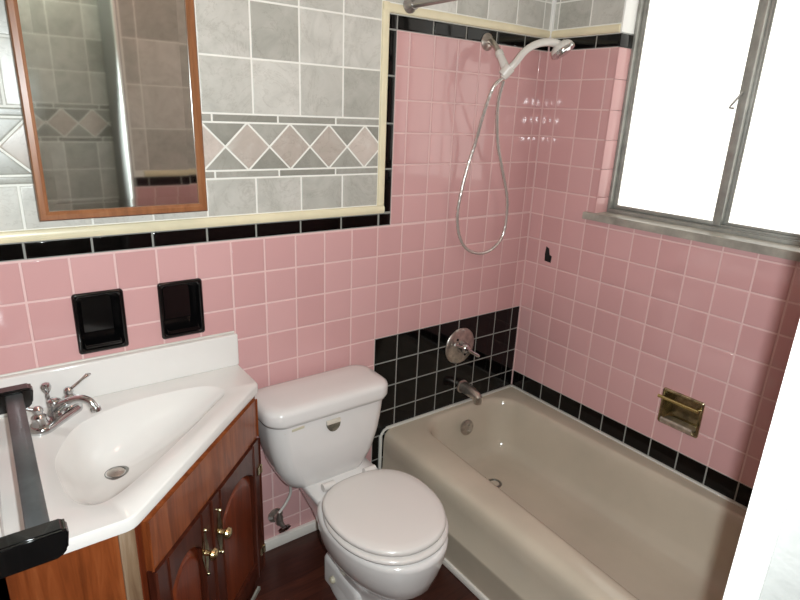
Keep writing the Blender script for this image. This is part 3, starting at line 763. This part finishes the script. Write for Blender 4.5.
# ------------------------------------------------------------------ black ceramic towel bar on the left wall
tb = thing('towel_bar', X(.4, 4, 1.75), 'black ceramic towel bar on the left wall above the sink top', 'towel bar')
bv = 1.6
def post(dc):
    bm = NB(); n = .17
    poly = [(-.34, -.12), (.56, -.12), (.67, .0), (.71, .3), (.65, .36), (-.34, .36)]
    b = bmesh.new(); f = [[X(a+.02, dc+e, bv-.14+z) for a, z in poly] for e in (-.16, .16)]
    loft(b, f); bmesh.ops.bevel(b, geom=b.edges[:], offset=.004, segments=3, affect='EDGES'); merge(bm, b)
    lo, hi = X(-.34, dc+.3, bv-.35), X(-.22, dc-.3, bv+.4); box(bm, lo, hi, .005)
    return obj('post', bm, 'black_ceramic', tb)
post(2.1); post(7.22)
bm = NB(); box(bm, X(.22, 7.22, bv-.14), X(.53, 2.1, bv+.14), .003); obj('bar', bm, 'ceramic_grey_sheen', tb)

# ------------------------------------------------------------------ recessed black dishes
def recess(root, P, wdt, hgt, depth, mat_frame, mat_in, lip=.0, flange=.06, rad=.016, inner='bowl'):
    """P(a, b, h): point on wall, a/b metres from the centre, h out of the wall"""
    bm = NB(); hx, hy = wdt/2, hgt/2; fl = .010
    def rg(dx, r, h): return [P(x, y, h) for x, y in rrect(hx-dx, hy-dx, r, 6)]
    rings = [rg(0, .009, .0), rg(0, .009, .006), rg(.003, .008, .009), rg(.008, .007, .0095), rg(fl, .01, .008), rg(fl+.004, .012, .0), rg(fl+.007, .014, -depth*.6), rg(fl+.016, .016, -depth), ]
    loft(bm, rings, False, True); return bm
for (a, b), lab in zip(SOAPS, ('black ceramic recessed wall dish left of the other, set in pink tiles above the splashback',
                              'black ceramic recessed wall dish nearer the toilet, set in pink tiles above the splashback')):
    ca, cb = (a+b)/2, 2.26
    c = W(ca, 0, cb); P_ = lambda x, y, h, c=c: c+Vector((x, -h, y))
    t = thing('recessed_wall_dish', W(ca, 0, 1.48), lab, 'wall dish', 'black ceramic recessed dishes over the sink')
    bm = recess(t, P_, 1.17*T, 1.6*T, .045, 0, 0); obj('housing', bm, 'black_ceramic', t, angle=50)
    bm = NB()      # sloping ledge at the bottom of the niche
    hw = .047; prof = [(-.06, -.044), (-.046, -.044), (-.06, .006), (-.07, .006)]
    b = bmesh.new(); loft(b, [[P_(s*hw, y, h) for y, h in ((-.072, -.044), (-.044, -.044), (-.052, -.02), (-.064, .012), (-.073, .012))] for s in (-1, 1)])
    bmesh.ops.bevel(b, geom=b.edges[:], offset=.0025, segments=2, affect='EDGES'); merge(bm, b); obj('ledge', bm, 'black_ceramic', t, angle=50)
# brass dish over the tub
cu, cv = (DISH[0]+DISH[1])/2, (DISH[2]+DISH[3])/2
c = wp(0, cu, cv); P_ = lambda x, y, h: c+Vector((-h, -x, y))
t = thing('soap_dish', wp(0, cu, cv-.7), 'tarnished brass recessed soap dish with a grab bar, in the pink tiles above the tub', 'soap dish')
bm = recess(t, P_, 1.42*T, 1.3*T, .045, 0, 0); obj('housing', bm, 'aged_brass', t, angle=50)
bm = NB(); tube(bm, [P_(-.084, .038, .022), P_(-.03, .038, .022), P_(.03, .038, .022), P_(.068, .038, .022)], .0065, 14); gb = obj('grab_bar', bm, 'brass_bar', t)
for x in (-.068, .062):
    bm = NB(); lathe(bm, P_(x, .038, .004), (-1, 0, 0), [(0, .008), (.016, .006), (.022, .006), (.022, 0)], 12)
    obj('bar_mount', bm, 'aged_brass', t)
bm = NB(); b = bmesh.new(); loft(b, [[P_(s*.06, y, h) for y, h in ((-.062, -.04), (-.05, -.04), (-.052, .014), (-.04, .02), (-.046, .026), (-.062, .02))] for s in (-1, 1)]); merge(bm, b); obj('tray', bm, 'dull_chrome', t)['label'] = 'silvery soap tray'

# ------------------------------------------------------------------ shower fittings
val = thing('shower_valve', W(3.9, 0, -1.9), 'round chrome tub and shower valve with a lever on the black tiles', 'valve')
c = W(4.1, 0, -1.12); Yn = Vector((0, -1, 0))
bm = NB(); lathe(bm, c, Yn, [(0, .082), (.005, .083), (.010, .078), (.014, .06), (.017, .034), (.017, 0)], 40); pl_ = obj('escutcheon', bm, 'dull_chrome', val)
for a in (2.2, 5.2):
    bm = NB(); lathe(bm, c+Vector((math.cos(a)*.046, -.014, math.sin(a)*.046)), Yn, [(0, .006), (.004, .006), (.005, 0)], 12)
    obj('screw', bm, 'dark_slot', pl_)
bm = NB(); lathe(bm, c+Yn*.014, Yn, [(0, .03), (.006, .028), (.022, .024), (.034, .022), (.04, .016), (.041, 0)], 26); hb = obj('handle', bm, 'chrome', val)
ld = Vector((.62, -.25, -.42)).normalized(); p = c+Yn*.044
bm = NB(); tube(bm, [p-ld*.01, p+ld*.015, p+ld*.04, p+ld*.062, p+ld*.075], [.01, .0085, .0075, .009, .006], 14); obj('lever', bm, 'chrome', hb)
bm = NB(); q = Vector((-.92, -.1, .4)).normalized(); tube(bm, [p, p+q*.025-Yn*.012, p+q*.058-Yn*.022], [.008, .006, .006], 12); obj('stop_pin', bm, 'chrome', hb)
spo = thing('tub_spout', W(4.4, 0, -3.3), 'chrome tub spout poking out of the black tiles above the tub end', 'spout')
c = W(4.42, 0, -3.0)
bm = NB(); pts = [c, c+Yn*.03, c+Yn*.07+Vector((0, 0, -.004)), c+Yn*.10+Vector((0, 0, -.009)), c+Yn*.118+Vector((0, 0, -.018))]
tube(bm, pts, [.026, .026, .0235, .021, .014], 22); lathe(bm, c+Yn*.108+Vector((0, 0, -.005)), (0, 0, -1), [(0, .018), (.018, .018), (.034, .017), (.034, .012), (.026, 0)], 20); obj('spout_body', bm, 'dull_chrome', spo)
bm = NB(); lathe(bm, c+Yn*.0, Yn, [(0, .032), (.006, .031), (.009, .026)], 24); obj('collar', bm, 'dull_chrome', spo)
# arm with bracket
arm = thing('shower_mount', W(4.28, 0, 10.0), 'chrome shower arm with a white bracket coming out of the black border tiles', 'shower arm')
c = W(4.28, 0, 10.03)
bm = NB(); lathe(bm, c, Yn, [(0, .031), (.004, .031), (.012, .02), (.016, .012)], 26); obj('flange', bm, 'dull_chrome', arm)
e1 = W(4.06, .85, 9.62)
bm = NB(); tube(bm, catmull([c, W(4.26, .22, 10.03), W(4.17, .5, 9.9), e1], 5), .0105, 14); obj('pipe', bm, 'dull_chrome', arm)
RC = W(4.08, 1.25, 9.07); ad = (RC-e1).normalized()
bm = NB(); lathe(bm, e1-ad*.008, ad, [(0, .0125), (.004, .015), (.018, .015), (.02, .013), ((RC-e1).length-.004, .0155), ((RC-e1).length+.004, .013), ((RC-e1).length+.004, 0)], 20); br = obj('coupling', bm, 'white_plastic', arm)
hd_dir = (W(4.45, 1.6, 9.66)-W(4.0, 1.2, 8.9)).normalized()
bm = NB(); lathe(bm, RC, hd_dir, [(-.022, .015), (-.02, .0195), (.016, .0215), (.018, .016)], 22); obj('holder_ring', bm, 'white_plastic', arm)
# hand shower
hs = thing('hand_shower', RC, 'white hand shower with chrome face and a hose looping down the pink wall', 'shower head')
h0 = W(3.97, 1.2, 8.84)
pts = catmull([h0, W(4.07, 1.27, 9.03), W(4.23, 1.45, 9.31), W(4.47, 1.6, 9.68), W(4.82, 1.75, 9.91), W(5.3, 1.85, 10.01), W(5.68, 1.9, 9.98)], 6)
bm = NB(); tube(bm, pts, lambda t: .0125+.006*max(0, t-.6), 18); han = obj('handle', bm, 'white_plastic', hs)
hc = W(5.82, 1.93, 9.9); fd = Vector((.30, -.5, -.8)).normalized()
bm = NB(); lathe(bm, hc-fd*.018, fd, [(0, .004), (.003, .022), (.010, .034), (.020, .041), (.03, .043), (.03, 0)], 28, sx=1.0, sy=1); obj('head', bm, 'white_plastic', hs, angle=50)
bm = NB(); lathe(bm, hc+fd*.010, fd, [(0, .0425), (.006, .0445), (.012, .043), (.016, .037), (.014, .03), (.018, .027), (.018, 0)], 30); obj('spray_face', bm, 'chrome', hs)
hz_ = [h0, W(3.66, 1.1, 8.5), W(3.6, .8, 7.63), W(3.64, .5, 6.74), W(3.52, .35, 6.0), W(3.34, .3, 5.1), W(3.27, .25, 4.22), W(3.48, .22, 3.4), W(3.95, .22, 2.86), W(4.66, .25, 2.66), W(5.3, .28, 2.85), W(5.7, .3, 3.4), W(5.67, .35, 4.6), W(5.02, .5, 5.95), W(4.6, .6, 6.85), W(4.16, .9, 8.0), W(4.02, 1.2, 8.75)]
bm = NB(); pts = catmull(hz_, 16); tube(bm, pts, lambda t: .0062+.0006*(int(t*900) % 2), 10); obj('hose', bm, 'hose_metal', hs, angle=80)
# shower curtain rod
rod = thing('shower_rod', W(.85, 7, 10.9), 'grey metal shower curtain rod high over the tub edge', 'shower rod')
bm = NB(); tube(bm, [W(.85, .1, 10.72), W(.85, 4, 10.72), W(.85, END-.03, 10.72)], .0125, 18); obj('pole', bm, 'rod_metal', rod)
for dd, s_ in ((.11, -1), (END-.03, 1)):
    bm = NB(); lathe(bm, W(.85, dd, 10.72), (0, s_, 0), [(0, .026), (.004, .026), (.012, .019), (.03, .017), (.03, .013)], 22); obj('end_flange', bm, 'rod_metal', rod)

# ------------------------------------------------------------------ medicine cabinet
mc = thing('medicine_cabinet', W(-7.7, .5, 5.0), 'wood-framed mirror cabinet on the grey marble tiles above the sink', 'mirror cabinet')
m0, m1, mb, mt = -9.53, -5.86, 5.05, 11.0; dpt = .9
bm = NB(); box(bm, W(m0+.08, dpt-.14, mb+.08), W(m1-.08, .04, mt-.08), .002); obj('cabinet_body', bm, 'white_gloss', mc)
bm = NB(); fwid = .2
def mring(i, h): return [W(a, h, b) for a, b in ((m0+i, mb+i), (m1-i, mb+i), (m1-i, mt-i), (m0+i, mt-i))]
b = bmesh.new(); loft(b, [mring(0, dpt-.14), mring(0, dpt-.02), mring(.03, dpt+.02), mring(.13, dpt+.03), mring(.17, dpt+.0), mring(.2, dpt-.02), mring(.2, dpt-.12)], False, False)
merge(bm, b); obj('frame', bm, 'frame_wood', mc)
bm = NB(); loft(bm, [mring(.2, dpt-.105), mring(.2, dpt-.06), mring(.4, dpt-.053)], True, True)
obj('mirror', bm, 'mirror_glass', mc, smooth=False)

# ------------------------------------------------------------------ ceiling lamp (out of view, lights the room)
cl = thing('ceiling_lamp', W(-4.5, 8.5, CEIL), 'round ceiling lamp in the middle of the bathroom ceiling', 'ceiling lamp')
bm = NB(); lathe(bm, W(-4.5, 8.5, CEIL), (0, 0, -1), [(0, .1), (.02, .1), (.024, .08)], 32); obj('lamp_base', bm, 'white_gloss', cl)

cl2 = thing('ceiling_lamp', W(-8.4, 15.2, CEIL), 'small added lamp base over the fill light behind the camera, unseen', 'ceiling lamp')  # unseen base added to go with the rear fill light
bm = NB(); lathe(bm, W(-8.4, 15.2, CEIL), (0, 0, -1), [(0, .07), (.015, .07), (.018, .055)], 32); obj('lamp_base', bm, 'white_gloss', cl2)
